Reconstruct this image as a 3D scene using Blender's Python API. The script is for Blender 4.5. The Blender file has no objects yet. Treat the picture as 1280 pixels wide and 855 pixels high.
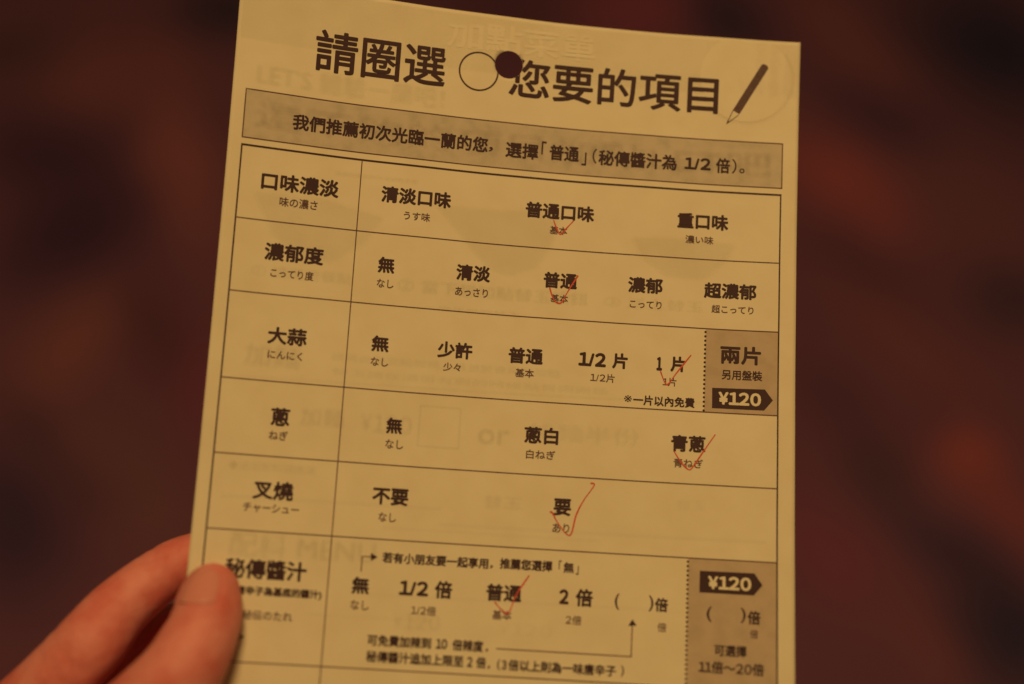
import bpy, bmesh, math, random
from mathutils import Vector, Matrix
from mathutils.bvhtree import BVHTree

scene = bpy.context.scene
col = scene.collection
random.seed(4)

# ------------------------------------------------------------------ camera
cam_data = bpy.data.cameras.new('camera')
camera = bpy.data.objects.new('camera', cam_data)
col.objects.link(camera)
camera.location = (0, 0, 1.25)
camera.rotation_euler = (math.radians(40), 0, 0)
cam_data.sensor_width = 36.0
cam_data.lens = 1780.0 / 1280.0 * 36.0
cam_data.clip_start = 0.01
cam_data.clip_end = 100
cam_data.dof.use_dof = True
cam_data.dof.focus_distance = 0.367
cam_data.dof.aperture_fstop = 3.3
cam_data.dof.aperture_blades = 0
scene.camera = camera
CAMW = Matrix.Translation((0, 0, 1.25)) @ Matrix.Rotation(math.radians(40), 4, 'X')

# ------------------------------------------------------------------ light
world = bpy.data.worlds.new('World')
scene.world = world
world.use_nodes = True
bg = world.node_tree.nodes['Background']
bg.inputs['Color'].default_value = (1.0, 0.54, 0.20, 1)
bg.inputs['Strength'].default_value = 0.066

def area(name, loc, target, size, power, color):
    d = bpy.data.lights.new(name, 'AREA')
    d.shape = 'DISK'; d.size = size; d.energy = power; d.color = color
    o = bpy.data.objects.new(name, d); col.objects.link(o)
    o.location = loc
    o.rotation_euler = (Vector(target) - Vector(loc)).to_track_quat('-Z', 'Y').to_euler()
    return o
area('ceiling_lamp', (0.02, 0.20, 2.15), (0, 0.3, 0.9), 0.30, 8.6, (1.0, 0.60, 0.215))

scene.view_settings.view_transform = 'Standard'
scene.view_settings.look = 'None'
scene.view_settings.exposure = 0
scene.view_settings.gamma = 1
scene.view_settings.use_curve_mapping = False
scene.cycles.transparent_max_bounces = 40
scene.cycles.use_denoising = True

# ------------------------------------------------------------------ measured layout of the printed sheet
# (sheet coordinates in millimetres: u from the left edge, v from the top edge)
# TEXTS rows: string, left u, left v, right u, right v, ink height, added stroke, tone
TEXTS = [
    ('請圈選', 19.64, 16.39, 53.48, 15.26, 11.0, 0.27, 'k'),
    ('您要的項目', 70.25, 16.43, 126.53, 16.13, 10.55, 0.28, 'k'),
    ('我們推薦初次光臨一蘭的您', 15.5, 35.46, 65.94, 35.15, 4.14, 0.176, 'k'),
    ('，', 66.19, 35.77, 67.31, 36.73, 1.27, 0.106, 'k'),
    ('選擇', 70.65, 35.95, 79.33, 35.73, 4.24, 0.18, 'k'),
    ('「', 80.1, 34.35, 81.39, 34.66, 3.61, 0.106, 'k'),
    ('普通', 82.29, 35.45, 90.16, 35.38, 4.25, 0.181, 'k'),
    ('」', 90.86, 36.41, 92.14, 36.52, 3.62, 0.106, 'k'),
    ('（', 93.71, 35.51, 94.85, 35.41, 4.05, 0.085, 'k'),
    ('秘傳醬汁為', 95.3, 35.92, 116.15, 35.51, 4.26, 0.181, 'k'),
    ('1/2', 118.19, 35.48, 125.16, 35.57, 3.39, 0.191, 'k'),
    ('倍', 126.48, 35.7, 130.24, 35.58, 4.23, 0.18, 'k'),
    ('）', 130.77, 35.66, 131.95, 35.59, 4.01, 0.084, 'k'),
    ('。', 132.7, 36.77, 134.09, 36.8, 1.37, 0.084, 'k'),
    ('口味濃淡', 8.97, 51.62, 28.44, 51.08, 4.61, 0.22, 'k'),
    ('味の濃さ', 13.88, 56.21, 23.4, 56.18, 2.5, 0.024, 'g'),
    ('清淡口味', 39.26, 51.34, 57.34, 50.93, 4.34, 0.228, 'k'),
    ('うす味', 45.41, 56.3, 52.19, 56.11, 2.27, 0.025, 'g'),
    ('普通口味', 76.86, 51.66, 94.96, 51.14, 4.32, 0.232, 'k'),
    ('基本', 83.51, 56.46, 88.1, 56.4, 2.21, 0.025, 'g'),
    ('重口味', 116.86, 51.47, 130.27, 51.08, 4.3, 0.231, 'k'),
    ('濃い味', 119.13, 56.33, 126.51, 56.22, 2.2, 0.025, 'g'),
    ('濃郁度', 11.25, 69.33, 26.01, 69.05, 4.58, 0.219, 'k'),
    ('こってり度', 13.17, 74.64, 23.87, 74.3, 2.28, 0.024, 'g'),
    ('無', 39.81, 69.75, 44.07, 69.51, 4.18, 0.224, 'k'),
    ('なし', 39.87, 74.54, 44.12, 74.34, 2.24, 0.024, 'g'),
    ('清淡', 59.92, 69.78, 68.76, 69.47, 4.25, 0.228, 'k'),
    ('あっさり', 59.95, 74.86, 68.45, 74.46, 2.27, 0.025, 'g'),
    ('普通', 82.61, 69.79, 91.41, 69.71, 4.28, 0.229, 'k'),
    ('基本', 84.66, 74.61, 89.23, 74.47, 2.18, 0.025, 'g'),
    ('濃郁', 104.64, 69.58, 113.68, 69.37, 4.27, 0.229, 'k'),
    ('こってり', 105.27, 74.73, 113.54, 74.41, 2.08, 0.025, 'g'),
    ('超濃郁', 124.41, 69.72, 137.94, 69.64, 4.23, 0.227, 'k'),
    ('超こってり', 126.48, 74.7, 137.26, 74.47, 2.16, 0.025, 'g'),
    ('大蒜', 13.82, 90.6, 23.54, 89.98, 4.44, 0.217, 'k'),
    ('にんにく', 14.23, 95.27, 22.81, 95.0, 2.16, 0.024, 'g'),
    ('無', 39.72, 90.17, 44.13, 89.9, 4.14, 0.222, 'k'),
    ('なし', 39.87, 94.78, 44.28, 94.59, 2.21, 0.024, 'g'),
    ('少許', 56.48, 90.17, 65.42, 90.1, 4.29, 0.225, 'k'),
    ('少々', 58.23, 94.52, 62.72, 94.52, 2.24, 0.024, 'g'),
    ('普通', 74.68, 90.31, 83.57, 90.12, 4.22, 0.226, 'k'),
    ('基本', 76.66, 94.85, 81.47, 94.57, 2.26, 0.025, 'g'),
    ('1/2', 92.68, 90.11, 99.77, 89.84, 3.71, 0.227, 'k'),
    ('片', 101.38, 89.95, 105.37, 89.82, 4.12, 0.226, 'k'),
    ('1/2片', 95.93, 94.68, 102.2, 94.5, 2.26, 0.025, 'g'),
    ('1', 112.76, 90.01, 114.23, 89.92, 3.59, 0.226, 'k'),
    ('片', 116.33, 89.86, 120.21, 89.75, 4.1, 0.225, 'k'),
    ('1片', 114.5, 94.56, 118.02, 94.54, 2.25, 0.025, 'g'),
    ('※', 104.77, 99.55, 106.81, 99.53, 1.84, 0.041, 'k'),
    ('一片以內免費', 107.13, 99.72, 122.79, 99.68, 2.65, 0.122, 'k'),
    ('兩片', 128.99, 86.77, 139.36, 86.4, 4.88, 0.244, 'k'),
    ('另用盤裝', 129.49, 91.83, 139.74, 91.77, 2.64, 0.081, 'k'),
    ('¥120', 128.76, 98.23, 139.51, 97.78, 3.43, 0.404, 'w'),
    ('蔥', 16.37, 110.76, 21.06, 110.47, 4.59, 0.215, 'k'),
    ('ねぎ', 16.3, 115.35, 20.92, 115.12, 2.34, 0.023, 'g'),
    ('無', 44.97, 110.66, 49.01, 110.49, 4.1, 0.22, 'k'),
    ('なし', 45.08, 115.34, 49.55, 115.13, 2.3, 0.024, 'g'),
    ('蔥白', 79.83, 110.62, 88.5, 110.35, 4.37, 0.223, 'k'),
    ('白ねぎ', 80.54, 115.51, 87.92, 115.2, 2.33, 0.024, 'g'),
    ('青蔥', 117.07, 110.39, 125.75, 110.22, 4.33, 0.222, 'k'),
    ('青ねぎ', 117.82, 115.42, 125.15, 115.19, 2.31, 0.024, 'g'),
    ('叉燒', 13.66, 129.07, 23.5, 128.67, 4.64, 0.213, 'k'),
    ('チャーシュー', 11.71, 133.49, 25.23, 133.15, 2.22, 0.023, 'g'),
    ('不要', 42.83, 128.55, 51.8, 128.18, 4.26, 0.218, 'k'),
    ('なし', 44.74, 133.61, 49.08, 133.4, 2.27, 0.024, 'g'),
    ('要', 88.11, 128.33, 92.5, 128.16, 4.31, 0.221, 'k'),
    ('あり', 88.03, 133.55, 92.28, 133.47, 2.3, 0.024, 'g'),
    ('秘傳醬汁', 8.76, 148.31, 28.37, 147.98, 4.78, 0.21, 'k'),
    ('(以唐辛子為基底的醬汁)', 9.08, 153.66, 32.42, 153.26, 2.48, 0.115, 'k'),
    ('秘伝のたれ', 13.94, 159.18, 25.89, 158.91, 2.28, 0.023, 'g'),
    ('若有小朋友要一起享用', 46.43, 143.52, 72.62, 143.17, 2.66, 0.118, 'k'),
    ('，', 72.97, 143.97, 73.77, 144.12, 0.79, 0.079, 'k'),
    ('推薦您選擇', 75.44, 143.16, 88.5, 142.97, 2.68, 0.119, 'k'),
    ('「', 90.07, 142.56, 90.76, 142.62, 2.18, 0.06, 'k'),
    ('無', 91.28, 143.14, 93.86, 143.08, 2.68, 0.119, 'k'),
    ('」', 94.34, 143.59, 95.03, 143.65, 2.18, 0.059, 'k'),
    ('無', 39.52, 150.59, 43.78, 150.41, 4.18, 0.214, 'k'),
    ('なし', 39.56, 155.28, 44.02, 155.17, 2.33, 0.023, 'g'),
    ('1/2', 51.1, 150.53, 58.27, 150.31, 3.62, 0.215, 'k'),
    ('倍', 59.81, 150.42, 64.11, 150.26, 4.32, 0.216, 'k'),
    ('1/2倍', 54.37, 155.76, 60.46, 155.52, 2.25, 0.023, 'g'),
    ('普通', 72.44, 150.31, 81.19, 150.13, 4.24, 0.217, 'k'),
    ('基本', 74.27, 155.67, 79.0, 155.59, 2.26, 0.024, 'g'),
    ('2', 90.5, 150.33, 92.87, 150.23, 3.65, 0.217, 'k'),
    ('倍', 94.53, 150.33, 98.78, 150.2, 4.34, 0.217, 'k'),
    ('2倍', 92.29, 155.87, 96.21, 155.76, 2.26, 0.024, 'g'),
    ('(', 104.2, 150.74, 105.3, 150.68, 3.93, 0.098, 'k'),
    (')', 112.57, 150.7, 113.72, 150.64, 3.92, 0.098, 'k'),
    ('倍', 114.02, 150.95, 117.27, 150.82, 3.43, 0.157, 'k'),
    ('倍', 114.77, 156.33, 117.0, 156.26, 2.24, 0.023, 'g'),
    ('可免費加辣到', 44.28, 163.51, 59.76, 163.23, 2.71, 0.116, 'k'),
    ('10', 60.97, 163.39, 63.7, 163.31, 2.43, 0.136, 'k'),
    ('倍辣度', 64.94, 163.43, 72.48, 163.35, 2.73, 0.117, 'k'),
    ('，', 73.02, 164.18, 73.71, 164.24, 0.78, 0.078, 'k'),
    ('秘傳醬汁追加上限至', 44.29, 167.36, 67.91, 167.09, 2.71, 0.116, 'k'),
    ('2', 68.77, 167.23, 70.09, 167.2, 2.43, 0.136, 'k'),
    ('倍', 70.95, 167.24, 73.38, 167.22, 2.72, 0.117, 'k'),
    ('，', 73.73, 168.23, 74.41, 168.19, 0.78, 0.078, 'k'),
    ('(', 76.07, 167.49, 76.81, 167.49, 2.72, 0.058, 'k'),
    ('3', 77.2, 167.46, 78.4, 167.45, 2.33, 0.136, 'k'),
    ('倍以上則為一味唐辛子', 78.76, 167.57, 105.02, 167.21, 2.72, 0.117, 'k'),
    (')', 106.18, 167.26, 106.96, 167.25, 2.72, 0.058, 'k'),
    ('¥120', 126.89, 144.87, 137.43, 144.54, 3.32, 0.39, 'w'),
    ('(', 126.66, 152.49, 127.91, 152.44, 3.7, 0.097, 'k'),
    (')', 134.92, 152.33, 136.14, 152.26, 3.68, 0.097, 'k'),
    ('倍', 136.55, 152.75, 139.69, 152.67, 3.38, 0.154, 'k'),
    ('倍', 137.14, 156.67, 139.16, 156.61, 2.12, 0.023, 'g'),
    ('可選擇', 128.61, 161.15, 136.39, 160.86, 2.79, 0.115, 'k'),
    ('11倍～20倍', 124.9, 165.3, 140.6, 164.94, 2.97, 0.115, 'k'),
]
GHOST = [
    ('加點菜單', 53.44, 7.28, 93.02, 5.13, 7.73, 0.322, -1),
    ("LET'S", 5.84, 24.65, 19.44, 24.15, 4.81, 0.241, 1),
    ('體驗一蘭吧！', 21.53, 24.88, 53.76, 23.62, 5.8, 0.166, 1),
    ('還不夠的項目加點LET吧', 5.89, 34.93, 141.26, 34.63, 7.21, 0.318, 1.3),
    ('湯頭與麵條的作法請看背面', 26.99, 47.56, 48.3, 46.72, 1.23, 0.041, 1),
    ('① 請選用餐點', 8.59, 74.13, 33.56, 74.33, 2.99, 0.1, 1),
    ('② 當下想加點替玉按鈕', 45.14, 74.03, 94.44, 74.56, 3.52, 0.207, 1.2),
    ('一個半份的替玉', 52.31, 79.85, 77.02, 79.26, 1.44, 0.062, 1),
    ('③ 送上替玉', 98.59, 74.27, 124.53, 74.32, 3.11, 0.125, 1),
    ('加麵', 8.47, 95.22, 22.28, 95.74, 5.88, 0.255, 1.2),
    ('請將此單交給服務人員並於食用時加點', 30.08, 93.81, 88.16, 94.81, 2.04, 0.081, 0.9),
    ('替玉請在湯還有剩的時候點餐謝謝您', 30.42, 98.06, 100.62, 98.15, 1.83, 0.082, 0.8),
    ('加麵', 23.48, 109.97, 34.37, 109.9, 4.74, 0.197, 1.2),
    ('¥190', 38.39, 110.39, 51.41, 110.21, 4.8, 0.32, 1.2),
    ('or', 68.06, 111.66, 76.18, 111.72, 4.05, 0.324, 1.2),
    ('加麵半份', 80.7, 108.96, 109.21, 110.03, 4.47, 0.163, 0.8),
    ('◆追加配料請圈選', 7.11, 122.81, 28.58, 123.75, 2.33, 0.116, 1.0),
    ('替玉', 70.62, 127.46, 80.11, 128.46, 3.41, 0.2, 1.0),
    ('替玉', 118.69, 125.75, 126.07, 126.14, 2.79, 0.159, 0.6),
    ('配料 MENU', 9.1, 141.96, 44.82, 142.56, 6.57, 0.387, 1.2),
    ('¥120', 49.91, 158.32, 61.64, 158.61, 3.9, 0.273, 0.9),
    ('¥120', 75.77, 158.95, 89.1, 158.96, 3.13, 0.235, 0.6),
]
TICKS = [[(84.35, 53.7), (85.48, 56.3), (86.38, 57.41), (87.75, 55.79), (89.61, 53.48)], [(84.3, 71.79), (85.11, 74.04), (86.17, 75.6), (87.62, 75.49), (88.94, 72.75), (91.52, 68.03)], [(113.85, 91.89), (115.04, 94.76), (115.99, 95.05), (117.83, 92.29), (121.54, 87.19)], [(117.87, 112.39), (119.71, 115.15), (121.49, 116.8), (122.54, 116.29), (125.28, 111.97), (128.13, 107.5)], [(87.23, 129.73), (87.85, 129.79), (89.52, 132.48), (92.48, 135.16), (93.82, 130.03), (95.55, 126.21), (98.03, 122.28), (97.1, 121.77)], [(74.63, 152.46), (76.29, 154.18), (78.22, 154.96), (79.85, 150.6), (82.88, 145.54)]]
TAGS = [[(127.14, 95.44), (140.42, 95.21), (142.46, 97.96), (140.28, 100.69), (127.19, 100.73)], [(124.89, 142.0), (138.2, 141.91), (140.15, 144.74), (138.05, 147.3), (124.84, 147.29)]]
HOLE = [70.03, 13.03, 3.76]
RING = [62.19, 15.74, 5.1]
PENCIL = [(138.61, 7.5), (131.37, 20.62), (128.97, 24.01)]
ARROW_A = [(41.51, 147.17), (41.52, 143.44), (43.91, 143.4)]
HEAD_A = [(43.6, 142.45), (43.75, 144.39), (45.28, 143.4)]
ARROW_B = [(75.63, 163.71), (108.57, 163.74), (108.65, 156.1)]
HEAD_B = [(107.68, 156.39), (109.71, 156.23), (108.67, 154.75)]
DOT_A = [(125.11, 80.89), (125.08, 102.09)]
DOT_B = [(122.07, 139.52), (121.8, 169.46)]
DISC = [133.63, 10.96, 12.62]
BOWLS = [[(7.52, 54.63), (23.85, 54.0), (40.41, 57.32), (35.86, 64.73), (28.19, 70.33), (19.19, 70.69), (12.68, 64.24)], [(53.49, 52.54), (69.14, 52.26), (86.37, 51.58), (84.3, 60.16), (80.89, 66.64), (74.39, 69.73), (68.04, 67.94), (62.46, 62.07)], [(105.17, 56.83), (119.83, 56.06), (132.79, 56.82), (129.41, 62.86), (124.33, 67.04), (114.34, 66.79), (107.9, 62.05)]]
BAND = [(1.16, 18.07), (62.56, 16.26), (120.53, 16.32)]
BOX = [(53.26, 104.98), (63.39, 105.04), (63.43, 115.24), (53.16, 115.15)]
CURL = [(12.29, 163.32), (14.65, 164.31), (12.49, 165.37)]
ROWS = [42.89, 61.48, 79.98, 101.87, 120.53, 139.0, 170.25]
G = [28.67, 41.02]
X = [3.47, 33.72, 143.71, 3.38, 143.92]
CURLC = [5.418, 5.021, 4.9044, 0.1034, -1.1875, -1.1224, -0.2843]
ROT = [[0.99365, 0.057293, 0.096841], [-0.074883, 0.9791, 0.189091], [-0.083983, -0.195142, 0.977173]]
TR = [-2.419, -17.672, -361.162]
HAND = {
    'thumb': [(-67.39, -48.87, 6.5, 6.7), (-67.58, -51.52, 7.5, 7.7), (-67.69, -55.82, 9.5, 8.5), (-69.12, -61.58, 11.5, 8.9), (-72.87, -69.73, 13, 9.8), (-82.33, -82.21, 8, 12), (-97.67, -101.07, -2, 15), (-116.54, -125.81, -16, 18)],
    'index': [(-63.16, -37.65, -8.5, 6.3), (-71.22, -40.34, -8.5, 6.6), (-77.92, -42.96, -7.5, 6.7), (-84.1, -47.87, -6.5, 7.1), (-90.92, -55.07, -4.5, 7.8), (-96.21, -63.36, -3, 8.8), (-105.41, -74.15, -6, 9.0), (-118.47, -87.43, -12, 9.6), (-131.66, -100.87, -18, 11)],
    'middle': [(-61.62, -54.52, -9, 6.6), (-71.85, -57.48, -15, 7.2), (-82.34, -61.73, -22, 7.8), (-93.18, -71.49, -27, 8.4), (-108.94, -95.72, -34, 9), (-127.34, -115.54, -30, 11)],
    'ring': [(-63.79, -76.08, -12, 6.6), (-71.98, -79.78, -18, 7.2), (-83.8, -85.02, -28, 7.7), (-95.18, -95.25, -36, 8.3), (-109.89, -112.07, -38, 8.8), (-122.96, -127.51, -34, 10.5)],
    'little': [(-65.62, -89.74, -14, 5.6), (-72.82, -93.55, -20, 6.1), (-83.25, -99.77, -28, 6.6), (-95.44, -111.15, -36, 7.2), (-106.26, -125.62, -38, 7.8), (-115.66, -138.64, -34, 9.5)],
}
BLOBS = [  # floor patches: blurred light reflections, and darker areas between, painted as colour
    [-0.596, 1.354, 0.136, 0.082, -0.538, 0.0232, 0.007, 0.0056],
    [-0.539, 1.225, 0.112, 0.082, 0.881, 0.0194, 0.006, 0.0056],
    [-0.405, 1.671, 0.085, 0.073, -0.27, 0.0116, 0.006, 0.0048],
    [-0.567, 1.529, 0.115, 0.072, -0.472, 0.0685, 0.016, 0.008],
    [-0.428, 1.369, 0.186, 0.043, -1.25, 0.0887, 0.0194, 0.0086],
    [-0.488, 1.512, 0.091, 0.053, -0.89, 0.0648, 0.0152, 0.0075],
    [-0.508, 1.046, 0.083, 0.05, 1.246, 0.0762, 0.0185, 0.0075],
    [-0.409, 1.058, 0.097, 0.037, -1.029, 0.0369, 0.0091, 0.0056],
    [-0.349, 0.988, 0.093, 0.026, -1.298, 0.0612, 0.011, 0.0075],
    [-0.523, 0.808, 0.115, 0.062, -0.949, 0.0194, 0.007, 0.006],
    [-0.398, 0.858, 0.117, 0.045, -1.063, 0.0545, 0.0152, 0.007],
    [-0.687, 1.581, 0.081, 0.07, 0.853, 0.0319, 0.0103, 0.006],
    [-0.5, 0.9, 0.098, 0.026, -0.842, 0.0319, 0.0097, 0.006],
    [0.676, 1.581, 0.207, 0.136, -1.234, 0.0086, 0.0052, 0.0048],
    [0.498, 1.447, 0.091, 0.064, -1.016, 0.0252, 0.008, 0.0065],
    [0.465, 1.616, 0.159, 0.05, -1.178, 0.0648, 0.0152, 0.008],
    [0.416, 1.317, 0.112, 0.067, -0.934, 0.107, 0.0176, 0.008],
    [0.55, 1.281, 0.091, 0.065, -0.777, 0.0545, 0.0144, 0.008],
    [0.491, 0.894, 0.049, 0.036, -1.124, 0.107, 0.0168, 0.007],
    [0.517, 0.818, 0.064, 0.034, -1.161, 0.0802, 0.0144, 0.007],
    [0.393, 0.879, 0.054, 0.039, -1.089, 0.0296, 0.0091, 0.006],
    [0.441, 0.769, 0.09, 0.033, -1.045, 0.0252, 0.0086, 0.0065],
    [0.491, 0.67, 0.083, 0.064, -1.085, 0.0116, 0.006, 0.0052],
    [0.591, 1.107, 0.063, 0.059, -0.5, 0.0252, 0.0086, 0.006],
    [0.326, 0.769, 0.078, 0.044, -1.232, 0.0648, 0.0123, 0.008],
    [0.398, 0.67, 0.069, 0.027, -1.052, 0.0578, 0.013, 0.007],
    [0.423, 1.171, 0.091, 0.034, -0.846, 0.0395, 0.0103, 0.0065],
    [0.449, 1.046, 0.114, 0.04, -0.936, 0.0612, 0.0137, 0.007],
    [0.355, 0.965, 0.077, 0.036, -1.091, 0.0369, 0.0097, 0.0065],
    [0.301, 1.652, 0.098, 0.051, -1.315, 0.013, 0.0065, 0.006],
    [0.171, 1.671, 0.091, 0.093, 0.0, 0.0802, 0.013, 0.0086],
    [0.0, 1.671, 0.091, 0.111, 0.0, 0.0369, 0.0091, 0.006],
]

# ------------------------------------------------------------------ materials
def material(name, color, rough=0.7, spec=0.3, bump=None, mottle=None, sss=0, sheen=0):
    m = bpy.data.materials.new(name); m.use_nodes = True
    nt = m.node_tree; b = nt.nodes['Principled BSDF']
    b.inputs['Base Color'].default_value = (*color, 1)
    b.inputs['Roughness'].default_value = rough
    b.inputs['Specular IOR Level'].default_value = spec
    tc = nt.nodes.new('ShaderNodeTexCoord')
    if mottle:
        sc, c2, lo, hi = mottle
        n = nt.nodes.new('ShaderNodeTexNoise'); n.inputs['Scale'].default_value = sc; n.inputs['Detail'].default_value = 5
        nt.links.new(tc.outputs['Object'], n.inputs['Vector'])
        r = nt.nodes.new('ShaderNodeMapRange'); r.inputs[1].default_value = lo; r.inputs[2].default_value = hi
        nt.links.new(n.outputs['Fac'], r.inputs[0])
        x = nt.nodes.new('ShaderNodeMix'); x.data_type = 'RGBA'
        x.inputs[6].default_value = (*color, 1); x.inputs[7].default_value = (*c2, 1)
        nt.links.new(r.outputs[0], x.inputs[0]); nt.links.new(x.outputs[2], b.inputs['Base Color'])
    if bump:
        prev = None
        for sc, dist, st in bump:
            n = nt.nodes.new('ShaderNodeTexNoise'); n.inputs['Scale'].default_value = sc; n.inputs['Detail'].default_value = 4
            nt.links.new(tc.outputs['Object'], n.inputs['Vector'])
            bp = nt.nodes.new('ShaderNodeBump'); bp.inputs['Distance'].default_value = dist; bp.inputs['Strength'].default_value = st
            nt.links.new(n.outputs['Fac'], bp.inputs['Height'])
            if prev: nt.links.new(prev.outputs['Normal'], bp.inputs['Normal'])
            prev = bp
        nt.links.new(prev.outputs['Normal'], b.inputs['Normal'])
    if sss:
        b.inputs['Subsurface Weight'].default_value = sss
        b.inputs['Subsurface Radius'].default_value = (1.0, 0.35, 0.18)
        b.inputs['Subsurface Scale'].default_value = 0.004
    return m

PAPER = (0.80, 0.755, 0.60)
M_paper = material('thin_cream_paper', PAPER, 0.75, 0.2, bump=[(1400, 0.00003, 0.5), (55, 0.0004, 0.35)], mottle=(120, (0.755, 0.70, 0.54), 0.35, 0.75))
M_panel = material('grey_halftone_panel', (0.62, 0.555, 0.455), 0.75, 0.2, bump=[(1400, 0.00003, 0.5), (55, 0.0004, 0.35)], mottle=(260, (0.52, 0.48, 0.39), 0.4, 0.7))
M_panel2 = material('darker_halftone_panel', (0.55, 0.455, 0.36), 0.75, 0.2, bump=[(1400, 0.00003, 0.5), (55, 0.0004, 0.35)], mottle=(260, (0.48, 0.40, 0.31), 0.4, 0.7))
M_ink = material('dark_print_ink', (0.046, 0.018, 0.027), 0.6, 0.25)
M_soft = material('fine_print_ink', (0.13, 0.075, 0.08), 0.65, 0.25)
M_rule = material('rule_ink', (0.12, 0.055, 0.06), 0.65, 0.25)
M_pencil = material('pencil_print_ink', (0.10, 0.05, 0.06), 0.65, 0.25, mottle=(2500, (0.13, 0.09, 0.09), 0.4, 0.6))
M_reverse = material('unprinted_paper_lettering', PAPER, 0.75, 0.2)
M_red = material('red_ballpoint_ink', (0.70, 0.07, 0.03), 0.5, 0.3, mottle=(900, (0.55, 0.06, 0.035), 0.35, 0.65))

def veil(name, color, alpha):
    m = bpy.data.materials.new(name); m.use_nodes = True
    nt = m.node_tree; nt.nodes.remove(nt.nodes['Principled BSDF'])
    d = nt.nodes.new('ShaderNodeBsdfDiffuse'); d.inputs[0].default_value = (*color, 1)
    t = nt.nodes.new('ShaderNodeBsdfTransparent')
    x = nt.nodes.new('ShaderNodeMixShader'); x.inputs[0].default_value = alpha
    nt.links.new(t.outputs[0], x.inputs[1]); nt.links.new(d.outputs[0], x.inputs[2])
    nt.links.new(x.outputs[0], nt.nodes['Material Output'].inputs['Surface'])
    return m
M_ghost = veil('faint_print_showing_through', (0.12, 0.08, 0.05), 0.0095)
M_ghost_light = veil('faint_light_lettering_showing_through', (0.82, 0.78, 0.63), 0.06)

# ------------------------------------------------------------------ the floor far below
def build_floor():
    me = bpy.data.meshes.new('floor')
    bm = bmesh.new()
    bmesh.ops.create_grid(bm, x_segments=40, y_segments=40, size=5)
    bm.to_mesh(me); bm.free()
    o = bpy.data.objects.new('floor', me); col.objects.link(o)
    m = bpy.data.materials.new('dark_red_floor_painted_reflections'); m.use_nodes = True
    nt = m.node_tree; b = nt.nodes['Principled BSDF']
    b.inputs['Roughness'].default_value = 0.65
    b.inputs['Specular IOR Level'].default_value = 0.2
    geo = nt.nodes.new('ShaderNodeNewGeometry')
    nz = nt.nodes.new('ShaderNodeTexNoise'); nz.inputs['Scale'].default_value = 9; nz.inputs['Detail'].default_value = 4
    nt.links.new(geo.outputs['Position'], nz.inputs['Vector'])
    sub = nt.nodes.new('ShaderNodeVectorMath'); sub.operation = 'SUBTRACT'; sub.inputs[1].default_value = (.5, .5, .5)
    nt.links.new(nz.outputs['Color'], sub.inputs[0])
    scl = nt.nodes.new('ShaderNodeVectorMath'); scl.operation = 'SCALE'; scl.inputs['Scale'].default_value = 0.07
    nt.links.new(sub.outputs[0], scl.inputs[0])
    pos = nt.nodes.new('ShaderNodeVectorMath'); pos.operation = 'ADD'
    nt.links.new(geo.outputs['Position'], pos.inputs[0]); nt.links.new(scl.outputs[0], pos.inputs[1])
    base = nt.nodes.new('ShaderNodeMix'); base.data_type = 'RGBA'
    base.inputs[6].default_value = tuple(c * FLOOR_GAIN[i] for i, c in enumerate((0.044, 0.0105, 0.0072))) + (1,)
    base.inputs[7].default_value = tuple(c * FLOOR_GAIN[i] for i, c in enumerate((0.056, 0.0150, 0.0085))) + (1,)
    nt.links.new(nz.outputs['Fac'], base.inputs[0])
    cur = base.outputs[2]
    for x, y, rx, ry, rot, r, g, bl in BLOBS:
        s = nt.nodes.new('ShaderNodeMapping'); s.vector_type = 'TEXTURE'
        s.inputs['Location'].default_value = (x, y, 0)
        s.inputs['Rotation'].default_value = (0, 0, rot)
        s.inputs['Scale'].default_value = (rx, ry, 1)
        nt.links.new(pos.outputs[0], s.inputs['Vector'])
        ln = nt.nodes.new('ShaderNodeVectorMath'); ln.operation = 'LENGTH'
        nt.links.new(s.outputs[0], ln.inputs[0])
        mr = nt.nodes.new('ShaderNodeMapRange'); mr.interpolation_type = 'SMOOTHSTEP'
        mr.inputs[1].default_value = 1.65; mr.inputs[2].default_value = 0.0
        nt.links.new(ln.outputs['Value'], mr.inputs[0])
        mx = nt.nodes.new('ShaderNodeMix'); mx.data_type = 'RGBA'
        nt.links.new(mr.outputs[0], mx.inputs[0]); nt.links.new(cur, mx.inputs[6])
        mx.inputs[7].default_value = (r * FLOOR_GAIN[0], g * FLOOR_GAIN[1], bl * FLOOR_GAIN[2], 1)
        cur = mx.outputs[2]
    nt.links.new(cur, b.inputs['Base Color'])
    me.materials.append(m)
    o['kind'] = 'structure'
    o['label'] = 'dark reddish brown floor far below the sheet, blurred light reflections painted into its colour, out of focus'
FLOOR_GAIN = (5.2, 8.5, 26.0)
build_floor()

# ------------------------------------------------------------------ the sheet
POSE = Matrix([[ROT[0][0], ROT[0][1], ROT[0][2], TR[0] / 1000],
               [ROT[1][0], ROT[1][1], ROT[1][2], TR[1] / 1000],
               [ROT[2][0], ROT[2][1], ROT[2][2], TR[2] / 1000], [0, 0, 0, 1]])
SHEETW = CAMW @ POSE
root = bpy.data.objects.new('order_form', None); col.objects.link(root)
root.matrix_world = SHEETW
root['label'] = 'thin cream printed ramen order form with red pen ticks, held upright'
root['category'] = 'order form'

def curl(u, v):
    a = (u - 74) / 74; b = (v - 85) / 105; c = CURLC
    z = c[0]*a*a + c[1]*a*b + c[2]*b*b + c[3]*a**3 + c[4]*a*a*b + c[5]*a*b*b + c[6]*b**3
    z += 0.10 * math.sin(u * 0.11 + v * 0.03 + 1) + 0.07 * math.sin(u * 0.21 - v * 0.05) + 0.05 * math.sin(v * 0.17 + u * 0.04 + 2)
    return z
def pt(u, v, lift=0.0):
    return ((u - 74) / 1000, -(v - 105) / 1000, (curl(u, v) + lift) / 1000)

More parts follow.
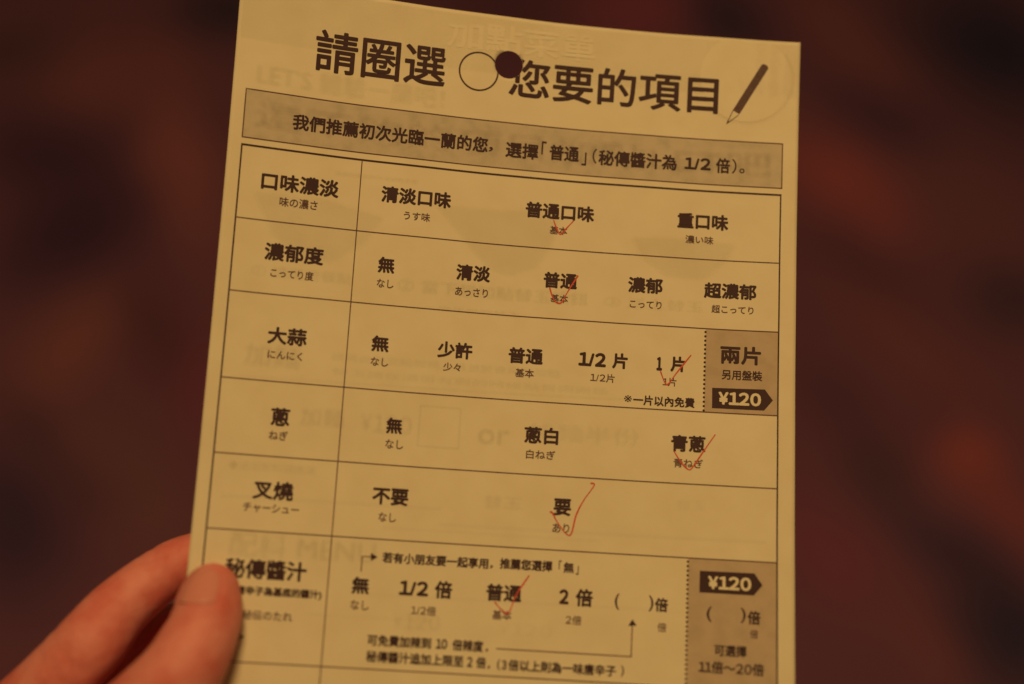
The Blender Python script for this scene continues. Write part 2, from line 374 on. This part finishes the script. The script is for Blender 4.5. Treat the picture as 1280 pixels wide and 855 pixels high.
def part(name, verts, faces, mat, smooth=True, parent=None, label=None):
    me = bpy.data.meshes.new(name)
    me.from_pydata(verts, [], faces)
    me.materials.append(mat)
    if smooth: me.polygons.foreach_set('use_smooth', [True] * len(me.polygons))
    o = bpy.data.objects.new(name, me); col.objects.link(o)
    o.parent = parent or root
    if label: o['label'] = label
    return o

# sheet with its punched hole (hole sits inside a 12 mm block of the millimetre grid)
def build_sheet():
    hu, hv, hr = HOLE
    bu, bv = round(hu) - 6, round(hv) - 6
    verts = []; idx = {}; faces = []
    def V(u, v):
        k = (round(u, 4), round(v, 4))
        if k not in idx:
            idx[k] = len(verts); verts.append(pt(u, v))
        return idx[k]
    for i in range(148):
        for j in range(210):
            if bu <= i < bu + 12 and bv <= j < bv + 12: continue
            faces.append((V(i, j), V(i, j+1), V(i+1, j+1), V(i+1, j)))
    per = [(bu + k, bv) for k in range(12)] + [(bu + 12, bv + k) for k in range(12)] + \
          [(bu + 12 - k, bv + 12) for k in range(12)] + [(bu, bv + 12 - k) for k in range(12)]
    rings = []
    for f in (0, .35, .7, 1):
        rg = []
        for (u, v) in per:
            a = math.atan2(v - hv, u - hu)
            cu, cv = hu + hr * math.cos(a), hv + hr * math.sin(a)
            rg.append(V(u + (cu - u) * f, v + (cv - v) * f))
        rings.append(rg)
    for a, b in zip(rings, rings[1:]):
        for k in range(48):
            k2 = (k + 1) % 48
            faces.append((a[k], b[k], b[k2], a[k2]))
    o = part('sheet', verts, faces, M_paper)
    s = o.modifiers.new('thickness', 'SOLIDIFY'); s.thickness = 0.00012; s.offset = -1
    return o
build_sheet()

def quad_strip(name, pts, width, mat, lift, closed=False, step=2.0, label=None, widths=None):
    """a printed line along a polyline on the sheet"""
    P = []
    seq = pts + ([pts[0]] if closed else [])
    for (a, b) in zip(seq, seq[1:]):
        n = max(1, int(math.dist(a, b) / step))
        for k in range(n): P.append((a[0] + (b[0]-a[0])*k/n, a[1] + (b[1]-a[1])*k/n))
    P.append(seq[-1])
    n = len(P); verts = []; faces = []
    for i, (u, v) in enumerate(P):
        if closed:
            p0 = P[(i - 1) % (n - 1)]; p1 = P[(i + 1) % (n - 1)]
        else:
            p0 = P[max(0, i - 1)]; p1 = P[min(n - 1, i + 1)]
        dx, dy = p1[0] - p0[0], p1[1] - p0[1]; L = math.hypot(dx, dy) or 1
        nx, ny = -dy / L, dx / L
        a1 = (u - p0[0], v - p0[1]); l1 = math.hypot(*a1) or L
        cosb = 1.0
        if 0 < i < n - 1: cosb = max(0.5, abs((a1[0]*dx + a1[1]*dy) / (l1 * L)))
        w = width * (widths(i / (n - 1)) if widths else 1) / 2 / cosb
        verts.append(pt(u + nx*w, v + ny*w, lift)); verts.append(pt(u - nx*w, v - ny*w, lift))
    for i in range(n - 1):
        faces.append((2*i, 2*i+1, 2*i+3, 2*i+2))
    return part(name, verts, faces, mat, label=label)

def block(name, u0, v0, u1, v1, mat, lift, label=None):
    nu = max(1, int((u1-u0)/2)); nv = max(1, int((v1-v0)/2))
    verts = [pt(u0 + (u1-u0)*i/nu, v0 + (v1-v0)*j/nv, lift) for j in range(nv+1) for i in range(nu+1)]
    faces = [(j*(nu+1)+i, (j+1)*(nu+1)+i, (j+1)*(nu+1)+i+1, j*(nu+1)+i+1) for j in range(nv) for i in range(nu)]
    return part(name, verts, faces, mat, label=label)

TL, DV, TRR, GL, GR = X
R0, R1, R2, R3, R4, R5, R6 = ROWS
DA = (DOT_A[0][0] + DOT_A[1][0]) / 2
DB = (DOT_B[0][0] + DOT_B[1][0]) / 2
block('shaded_panel', GL, G[0], GR, G[1], M_panel, 0.014)
block('shaded_panel', DA + .1, R2, TRR, R3, M_panel2, 0.014, 'grey panel under the second price tag column')
block('shaded_panel', DB + .1, R5, TRR, 209, M_panel2, 0.014, 'grey panel at the lower right corner')

# ------------------------------------------------------------------ lettering
_cache = {}
def raw_glyph(s):
    if s not in _cache:
        c = bpy.data.curves.new('lettering', 'FONT'); c.body = s; c.fill_mode = 'FRONT'; c.resolution_u = 3
        o = bpy.data.objects.new('lettering', c); col.objects.link(o)
        me = bpy.data.meshes.new_from_object(o)
        vs = [(v.co.x, v.co.y) for v in me.vertices]; fs = [tuple(p.vertices) for p in me.polygons]
        bpy.data.meshes.remove(me); bpy.data.objects.remove(o); bpy.data.curves.remove(c)
        _cache[s] = (vs, fs)
    return _cache[s]

def glyph_mesh(s):
    """digits come from the wide face of the font (their 1 has a flag), set close together"""
    if not any(ch in '0123456789' for ch in s): return raw_glyph(s)
    em = max(v[0] for v in raw_glyph('口口')[0]) - max(v[0] for v in raw_glyph('口')[0])
    wide = {str(i): chr(0xFF10 + i) for i in range(10)}; wide['/'] = '/'; wide['¥'] = chr(0xFFE5)
    VS = []; FS = []; x = 0
    for ch in s:
        if ch == ' ': x += .3 * em; continue
        vs, fs = raw_glyph(wide.get(ch, ch))
        adv = em; dx = 0
        if ch in wide:
            lo = min(v[0] for v in vs); hi = max(v[0] for v in vs)
            k = {'¥': .84, '/': .9}.get(ch, 1.04)
            adv = (hi - lo) * k + em * (.22 if ch == '¥' else .13) if ch != '1' else em * .52
            vs = [((v[0] - (lo + hi) / 2) * k + adv / 2, v[1]) for v in vs]
        b = len(VS)
        VS += [(v[0] + x, v[1]) for v in vs]; FS += [tuple(b + i for i in f) for f in fs]; x += adv
    return VS, FS

def clip_hole(polys, layers):
    """cut the punched hole out of flat polygons [(u, v), ...]"""
    hu, hv, hr = HOLE; hr += 0.02; N = 20; out = []
    planes = [(math.cos(2*math.pi*k/N), math.sin(2*math.pi*k/N)) for k in range(N)]
    def cut(poly, n, keep_out):
        res = []
        for a, b in zip(poly, poly[1:] + poly[:1]):
            da = (a[0]-hu)*n[0] + (a[1]-hv)*n[1] - hr; db = (b[0]-hu)*n[0] + (b[1]-hv)*n[1] - hr
            if not keep_out: da, db = -da, -db
            if da >= 0: res.append(a)
            if (da > 0) != (db > 0) and abs(da - db) > 1e-9:
                t = da / (da - db); res.append((a[0] + (b[0]-a[0])*t, a[1] + (b[1]-a[1])*t))
        return res
    lay = []
    for poly, z in zip(polys, layers):
        if all(math.hypot(p[0]-hu, p[1]-hv) > hr * 2.2 for p in poly):
            out.append(poly); lay.append(z); continue
        rest = poly
        for n in planes:
            o_ = cut(rest, n, True)
            if len(o_) >= 3: out.append(o_); lay.append(z)
            rest = cut(rest, n, False)
            if len(rest) < 3: break
    return out, lay

def lettering(s, ul, vl, ur, vr, h, wt, lift, n_dil=8, spread=None):
    """flat polygons of a printed word, its ink fitted to the measured box"""
    vs, fs = glyph_mesh(s)
    x0 = min(v[0] for v in vs); x1 = max(v[0] for v in vs); y0 = min(v[1] for v in vs); y1 = max(v[1] for v in vs)
    r = wt
    w = ur - ul; vc = (vl + vr) / 2
    sx = (w - 2*r) / max(1e-6, x1 - x0); sy = (h - 2*r) / max(1e-6, y1 - y0)
    base = [(ul + r + (x - x0) * sx, vc + h/2 - r - (y - y0) * sy) for x, y in vs]
    polys = []; lay = []
    offs = [(0, 0)] + [(r*math.cos(2*math.pi*k/n_dil), r*math.sin(2*math.pi*k/n_dil)) for k in range(n_dil)] if r > 0.03 else [(0, 0)]
    for k, (dx, dy) in enumerate(offs):
        for f in fs:
            polys.append([(base[i][0] + dx, base[i][1] + dy) for i in f]); lay.append(lift + 0.0015 * k)
    return polys, lay

def poly_part(name, polys, lay, mat, label=None, clip=False):
    if clip: polys, lay = clip_hole(polys, lay)
    verts = []; faces = []
    for p, z in zip(polys, lay):
        b = len(verts)
        verts += [pt(u, v, z) for u, v in p]; faces.append(tuple(range(b, b + len(p))))
    return part(name, verts, faces, mat, smooth=False, label=label)

NAMES = {'k': 'printed_words', 'g': 'small_printed_words', 'w': 'price_lettering'}
MATS = {'k': M_ink, 'g': M_soft, 'w': M_reverse}
for (s, ul, vl, ur, vr, h, wt, tone) in TEXTS:
    r = wt * (0.72 if tone == 'k' else 0.62)
    if tone == 'g': r = 0.04
    if tone == 'k' and all(c in '0123456789/' for c in s) and h > 3.2: r *= 1.3
    if tone == 'w': r *= 0.72
    polys, lay = lettering(s, ul, vl, ur, vr, h, r, {'k': 0.075, 'g': 0.075, 'w': 0.095}[tone])
    poly_part('title_words' if h > 9 else NAMES[tone], polys, lay, MATS[tone], clip=(s.startswith('您')))

# ------------------------------------------------------------------ print that shows through the thin paper
dark = []; dl = []; light = []; ll = []
def ghost_add(polys, n, rad, tgt, tl, z0):
    for k in range(n):
        a = k * 2.39996; rr = rad * math.sqrt((k + .5) / n)
        for p in polys:
            tgt.append([(u + rr*math.cos(a), v + rr*math.sin(a)) for u, v in p]); tl.append(z0 + 0.002 * k)
def shape_poly(pts): return [pts]
def fan(pts):
    cu = sum(p[0] for p in pts)/len(pts); cv = sum(p[1] for p in pts)/len(pts)
    return [[(cu, cv), a, b] for a, b in zip(pts, pts[1:] + pts[:1])]
def grid_poly(u0, v0, u1, v1, st=4):
    nu = max(1, int((u1-u0)/st)); nv = max(1, int((v1-v0)/st)); out = []
    for i in range(nu):
        for j in range(nv):
            a, b = u0 + (u1-u0)*i/nu, u0 + (u1-u0)*(i+1)/nu; c, d = v0 + (v1-v0)*j/nv, v0 + (v1-v0)*(j+1)/nv
            out.append([(a, c), (a, d), (b, d), (b, c)])
    return out
for (s, ul, vl, ur, vr, h, wt, k) in GHOST:
    polys, lay = lettering(s, ul, vl, ur, vr, h, wt * 0.5, 0, n_dil=4)
    nlast = len(polys) // 5 if wt * .5 > .03 else len(polys)
    if k < 0: light += polys; ll += [0.056 + .0015*(i // nlast) for i in range(len(polys))]
    else: ghost_add(polys[:nlast], max(5, round(10 * k)), 0.40 + min(.45, h * .06), dark, dl, 0.017)
for b in BOWLS: ghost_add(fan(b), 5, 1.0, dark, dl, 0.044)
bv = sum(p[1] for p in BAND) / len(BAND)
ghost_add(grid_poly(0.7, 0.7, 147.3, bv - 1.0), 4, 0.5, dark, dl, 0.045)
ghost_add(grid_poly(GL, G[0] + .5, GR, G[1] - .5), 2, 0.3, dark, dl, 0.048)
du, dv, dr = DISC
circ = [(du + dr*.97*math.cos(t*math.pi/20), max(1.2, dv + dr*.97*math.sin(t*math.pi/20))) for t in range(40)]
cells = [[(du + dr*.97*r_*math.cos(t_), max(.6, dv + dr*.97*r_*math.sin(t_))) for r_, t_ in ((a/6, b*math.pi/20), ((a+1)/6, b*math.pi/20), ((a+1)/6, (b+1)*math.pi/20), (a/6, (b+1)*math.pi/20))] for a in range(6) for b in range(40)]
light += cells; ll += [0.056] * len(cells)
def thin(a, b, w):
    dx, dy = b[0]-a[0], b[1]-a[1]; L = math.hypot(dx, dy); nx, ny = -dy/L*w/2, dx/L*w/2
    return [(a[0]+nx, a[1]+ny), (b[0]+nx, b[1]+ny), (b[0]-nx, b[1]-ny), (a[0]-nx, a[1]-ny)]
for k in range(-4, 14):
    t0, t1 = k*math.pi/20, (k+1)*math.pi/20
    ghost_add([thin((du+dr*math.cos(t0), dv+dr*math.sin(t0)), (du+dr*math.cos(t1), dv+dr*math.sin(t1)), .9)], 4, .3, dark, dl, 0.022)
for a, b in zip(BOX, BOX[1:] + BOX[:1]): ghost_add([thin(a, b, .5)], 5, .25, dark, dl, 0.022)
for (u0, v0, u1, v1, n) in [(6, 131, 60, 130.6, 3), (60, 134.5, 141, 134.2, 3), (8, 101, 130, 99.5, 2), (44, 152.5, 118, 152, 2), (30, 158, 60, 158, 2), (46, 136, 100, 136, 2)]:
    ghost_add([thin((u0 + (u1-u0)*i/10, v0 + (v1-v0)*i/10), (u0 + (u1-u0)*(i+1)/10, v0 + (v1-v0)*(i+1)/10), .8) for i in range(10)], n, .4, dark, dl, 0.026)
rng = random.Random(7)
poly_part('show_through_print', dark, dl, M_ghost, label='faint blurred print of the next page showing through', clip=True)
poly_part('show_through_lettering', light, ll, M_paper, label='pale lettering and round emblem showing through at the top', clip=True)

# ------------------------------------------------------------------ rules, panels, tags, arrows
HL = 0.062
quad_strip('box_border', [(GL, G[0]), (GR, G[0]), (GR, G[1]), (GL, G[1])], 0.30, M_rule, HL, closed=True)
quad_strip('rule_line', [(TL - .2, R0), (TRR + .2, R0)], 0.50, M_ink, HL)
quad_strip('rule_line', [(TL, R0), (TL, 208)], 0.40, M_ink, HL + .003)
quad_strip('rule_line', [(TRR, R0), (TRR, 208)], 0.38, M_ink, HL + .003)
quad_strip('rule_line', [(DV, R0), (DV, 208)], 0.27, M_rule, HL + .006)
for r in (R1, R2, R3, R4, R5, R6, 190.5):
    quad_strip('rule_line', [(TL, r), (TRR if r != R6 else DB, r)], 0.28, M_rule, HL + .009)

def disc(u, v, r, n=10): return [[(u + r*math.cos(2*math.pi*k/n), v + r*math.sin(2*math.pi*k/n)) for k in range(n)]]
for (u, v0, v1) in ((DA, R2 + .9, R3 - .4), (DB, R5 + .9, 209)):
    n = int((v1 - v0) / 1.13); P = []
    for k in range(n + 1): P += disc(u, v0 + (v1 - v0) * k / n, 0.31)
    poly_part('dotted_line', P, [0.075] * len(P), M_ink)
def tag_polys(t):
    (x0, y0), (x1, y1), (x2, y2), (x3, y3), (x4, y4) = t
    out = []; n = 8
    for i in range(n):
        for j in range(4):
            def q(a, b): return ((x0*(1-a) + x1*a)*(1-b) + (x4*(1-a) + x3*a)*b, (y0*(1-a) + y1*a)*(1-b) + (y4*(1-a) + y3*a)*b)
            out.append([q(i/n, j/4), q(i/n, (j+1)/4), q((i+1)/n, (j+1)/4), q((i+1)/n, j/4)])
    return out + [[(x1, y1), (x3, y3), (x2, y2)]]
for t in TAGS:
    P = tag_polys(t); poly_part('price_tag', P, [0.078] * len(P), M_ink)

ru, rv, rr_ = RING
ring = []
for k in range(72):
    t0, t1 = 2*math.pi*k/72, 2*math.pi*(k+1)/72; a, b = rr_ - .22, rr_ + .2
    ring.append([(ru+a*math.cos(t0), rv+a*math.sin(t0)), (ru+b*math.cos(t0), rv+b*math.sin(t0)), (ru+b*math.cos(t1), rv+b*math.sin(t1)), (ru+a*math.cos(t1), rv+a*math.sin(t1))])
poly_part('circle_symbol', ring, [0.075] * len(ring), M_ink, clip=True)

# pencil picture: barrel, bare wood cone, lead
pt0, pt1, tip = [Vector(p) for p in PENCIL]
ax = (pt1 - pt0).normalized(); nn = Vector((-ax.y, ax.x)); hw = 1.04
barrel = []
cap = [pt0 + nn*hw*math.cos(t) - ax*0.75*math.sin(t) for t in [math.pi*k/8 for k in range(9)]]
end = [pt1 - nn*hw + ax*.35, pt1 + ax*-.1, pt1 + nn*hw + ax*-.15]
outline = [tuple(p) for p in cap] + [tuple(p) for p in end]
bw = (pt1 - pt0).length
body_cells = []
for i in range(10):
    for j in range(4):
        c4 = [pt0 + ax*bw*(i+p)/10 + nn*hw*((j+q)/2 - 1) for p, q in ((0,0),(1,0),(1,1),(0,1))]
        body_cells.append([tuple(c) for c in c4])
poly_part('pencil_picture', body_cells + fan([tuple(p) for p in cap]), [0.085]*60, M_pencil)
quad_strip('pencil_picture_outline', [tuple(pt1 - nn*(hw-.1) + ax*.3), tuple(tip), tuple(pt1 + nn*(hw-.1) - ax*.2)], 0.22, M_pencil, 0.085, step=1)
lead = [tuple(tip + ax*.15), tuple(tip - ax*1.1 + nn*.38), tuple(tip - ax*.85), tuple(tip - ax*1.1 - nn*.38)]
poly_part('pencil_picture_point', fan(lead), [0.079]*4, M_ink)

for (L, Hd) in ((ARROW_A, HEAD_A), (ARROW_B, HEAD_B)):
    quad_strip('arrow_line', L, 0.27, M_rule, 0.075)
    poly_part('arrow_head', [Hd], [0.078], M_ink)
quad_strip('arrow_line', CURL, 0.35, M_rule, 0.075, step=.5)

# ------------------------------------------------------------------ red pen ticks
def smooth_path(P, n=6):
    out = []
    for i in range(len(P) - 1):
        p0 = P[max(0, i-1)]; p1 = P[i]; p2 = P[i+1]; p3 = P[min(len(P)-1, i+2)]
        for k in range(n):
            t = k / n
            out.append(tuple(0.5*((2*p1[j]) + (-p0[j]+p2[j])*t + (2*p0[j]-5*p1[j]+4*p2[j]-p3[j])*t*t + (-p0[j]+3*p1[j]-3*p2[j]+p3[j])*t**3) for j in (0, 1)))
    out.append(P[-1]); return out
for i, T_ in enumerate(TICKS):
    quad_strip('tick_mark', smooth_path(T_), 0.34, M_red, 0.10, step=.6, widths=lambda t, i=i: 0.75 + .45*math.sin(t*7 + i)**2)

# ------------------------------------------------------------------ the hand
def crom(P, n):
    out = []
    for i in range(len(P) - 1):
        p0 = P[max(0, i-1)]; p1 = P[i]; p2 = P[i+1]; p3 = P[min(len(P)-1, i+2)]
        for k in range(n):
            t = k / n
            out.append(tuple(0.5*((2*p1[j]) + (-p0[j]+p2[j])*t + (2*p0[j]-5*p1[j]+4*p2[j]-p3[j])*t*t + (-p0[j]+3*p1[j]-3*p2[j]+p3[j])*t**3) for j in range(4)))
    out.append(tuple(P[-1])); return out

def build_hand():
    bm = bmesh.new()
    ico = bmesh.new(); bmesh.ops.create_icosphere(ico, subdivisions=3, radius=1)
    iv = [v.co.copy() for v in ico.verts]; jf = [[v.index for v in f.verts] for f in ico.faces]; ico.free()
    verts = []; faces = []
    def ball(x, y, z, r, sq=(1, 1, 1)):
        b = len(verts)
        for c in iv: verts.append(((x + c.x*r*sq[0])/1000, (y + c.y*r*sq[1])/1000, (z + c.z*r*sq[2])/1000))
        for f in jf: faces.append([b + i for i in f])
    for k, L in HAND.items():
        for q in crom(L, 9): ball(*q)
    mcp = {k: HAND[k][-1] for k in HAND}
    wrist = {'thumb': (-150, -168, -34, 19), 'index': (-160, -165, -40, 19), 'middle': (-163, -168, -42, 19), 'ring': (-160, -176, -46, 18), 'little': (-153, -184, -48, 17)}
    for k in HAND:
        a, b = mcp[k], wrist[k]
        for q in crom([a, tuple((a[i]*.5 + b[i]*.5) + (2 if i == 3 else 0) for i in range(4)), b], 8): ball(*q)
    # web between thumb and index
    th, ix = HAND['thumb'], HAND['index']
    for q in crom([(-101, -84, -8, 9.5), (-104, -92, -9, 12), (-112, -104, -14, 14), (-125, -122, -24, 17)], 6): ball(*q)
    for off in ((-7, 4), (0, 0), (7, -4)):
        for q in crom([(-157 + off[0], -173 + off[1], -42, 19), (-185 + off[0]*1.1, -215 + off[1]*1.1, -52, 20), (-225 + off[0]*1.5, -280 + off[1]*1.5, -62, 25), (-275 + off[0]*1.8, -360 + off[1]*1.8, -72, 30)], 9): ball(*q)
    me = bpy.data.meshes.new('hand'); me.from_pydata(verts, [], faces)
    o = bpy.data.objects.new('hand', me); col.objects.link(o)
    r = o.modifiers.new('r', 'REMESH'); r.mode = 'VOXEL'; r.voxel_size = 0.0009
    s = o.modifiers.new('s', 'SMOOTH'); s.factor = 0.6; s.iterations = 10
    dg = bpy.context.evaluated_depsgraph_get()
    new = bpy.data.meshes.new_from_object(o.evaluated_get(dg))
    o.modifiers.clear(); o.data = new; bpy.data.meshes.remove(me); new.name = 'hand'
    # nail patch from the untouched surface
    bvh = BVHTree.FromPolygons([v.co.copy() for v in new.vertices], [tuple(p.vertices) for p in new.polygons])
    ax = Vector((0.10, 0.935, -0.34)).normalized()
    N0 = Vector((-0.30, 0.32, 0.90)); N0 = (N0 - ax * N0.dot(ax)).normalized()
    S0 = ax.cross(N0).normalized()
    C0 = Vector((-67.6, -51.2, 7.4)) / 1000
    nu, nv = 18, 20
    nv_verts = []; nf = []
    for j in range(nv + 1):
        s = j / nv
        for i in range(nu + 1):
            t = i / nu * 2 - 1
            half = math.radians(42) * (0.80 + 0.2 * min(1, s * 3)) * (1 if s < .75 else math.sqrt(max(0.25, 1 - ((s - .75)/.25)**2 * .65)))
            length = -4.4 + 9.6 * s + (0.0 if s > .5 else (0.9 * t * t) * (1 - 2*s))
            th_ = t * half
            d = (N0 * math.cos(th_) + S0 * math.sin(th_)).normalized()
            og = C0 + ax * (length / 1000) + d * 0.03
            hit, nrm, _, _ = bvh.ray_cast(og, -d)
            if hit is None: hit = C0 + ax * (length/1000) + d * 0.006
            edge = abs(t) ** 4
            nv_verts.append(hit + d * ((0.22 - 0.35 * edge + (0.12 if s > .9 else 0)) / 1000))
    for j in range(nv):
        for i in range(nu):
            a = j*(nu+1)+i; nf.append((a, a+1, a+nu+2, a+nu+1))
    # sculpt: sink nail bed rim, creases at the joints
    vs = new.vertices
    C = C0
    cre = []   # (point mm, axis, depth mm, width mm, reach mm)
    def crease(p, q, t, depth, width, reach):
        p = Vector(p); q = Vector(q); cre.append((p.lerp(q, t) / 1000, (q - p).normalized(), depth, width / 1000, reach / 1000))
    T_ = [Vector(x[:3]) for x in HAND['thumb']]; I_ = [Vector(x[:3]) for x in HAND['index']]
    crease(T_[2], T_[3], 0.10, 0.20, 1.4, 13); crease(T_[2], T_[3], 0.55, 0.18, 1.1, 13); crease(T_[1], T_[2], .75, .15, .8, 12)
    crease(I_[2], I_[3], 0.35, 0.22, 1.1, 11); crease(I_[2], I_[3], 0.75, 0.10, 0.9, 11); crease(I_[5], I_[6], 0.2, 0.16, 1.4, 12); crease(I_[5], I_[6], 0.5, 0.12, 1.2, 12)
    nrm = [v.normal.copy() for v in vs]
    for v, n in zip(vs, nrm):
        if v.co.x < -0.125: continue
        off = 0
        for p, a, dep, w, reach in cre:
            d = v.co - p
            if d.length < reach:
                x = d.dot(a) + 0.0005 * math.sin(d.dot(Vector((a.y, -a.x, 0))) * 900)
                off -= dep * math.exp(-(x / w) ** 2)
        d = v.co - C
        if d.length < 0.011:
            l = d.dot(ax) * 1000; rad = d - ax * d.dot(ax)
            if rad.length > 1e-5:
                ang = math.degrees(math.atan2(rad.dot(S0), rad.dot(N0)))
                # raised fold around the sides and base of the nail
                ea = (abs(ang) - 47) / 8; el = (l + 5.5) / 1.0
                off += 0.30 * math.exp(-ea*ea) * max(0, 1 - (l / 6) ** 2)
                if abs(ang) < 52: off += 0.26 * math.exp(-el*el) * math.cos(math.radians(ang) * 1.7) ** 2
        if off: v.co = v.co + n * off / 1000
    o.matrix_world = SHEETW
    new.polygons.foreach_set('use_smooth', [True] * len(new.polygons))
    skin = material('skin', (0.76, 0.285, 0.275), 0.56, 0.38,
                    bump=[(900, 0.0002, 0.6), (300, 0.0005, 0.5)], mottle=(110, (0.66, 0.17, 0.16), 0.40, 0.66), sss=0.35)
    new.materials.clear(); new.materials.append(skin)
    o['label'] = 'bare left hand pinching the lower left edge of the printed form'
    o['category'] = 'hand'
    nail_m = material('thumb_nail_plate', (0.77, 0.295, 0.28), 0.30, 0.5, bump=[(500, 0.00004, 0.3)], sss=0.2)
    nm = bpy.data.meshes.new('nail'); nm.from_pydata(nv_verts, [], nf); nm.materials.append(nail_m)
    nm.polygons.foreach_set('use_smooth', [True] * len(nm.polygons))
    no = bpy.data.objects.new('nail', nm); col.objects.link(no); no.parent = o
    sd = no.modifiers.new('s', 'SOLIDIFY'); sd.thickness = 0.0004; sd.offset = -1
    return o
build_hand()
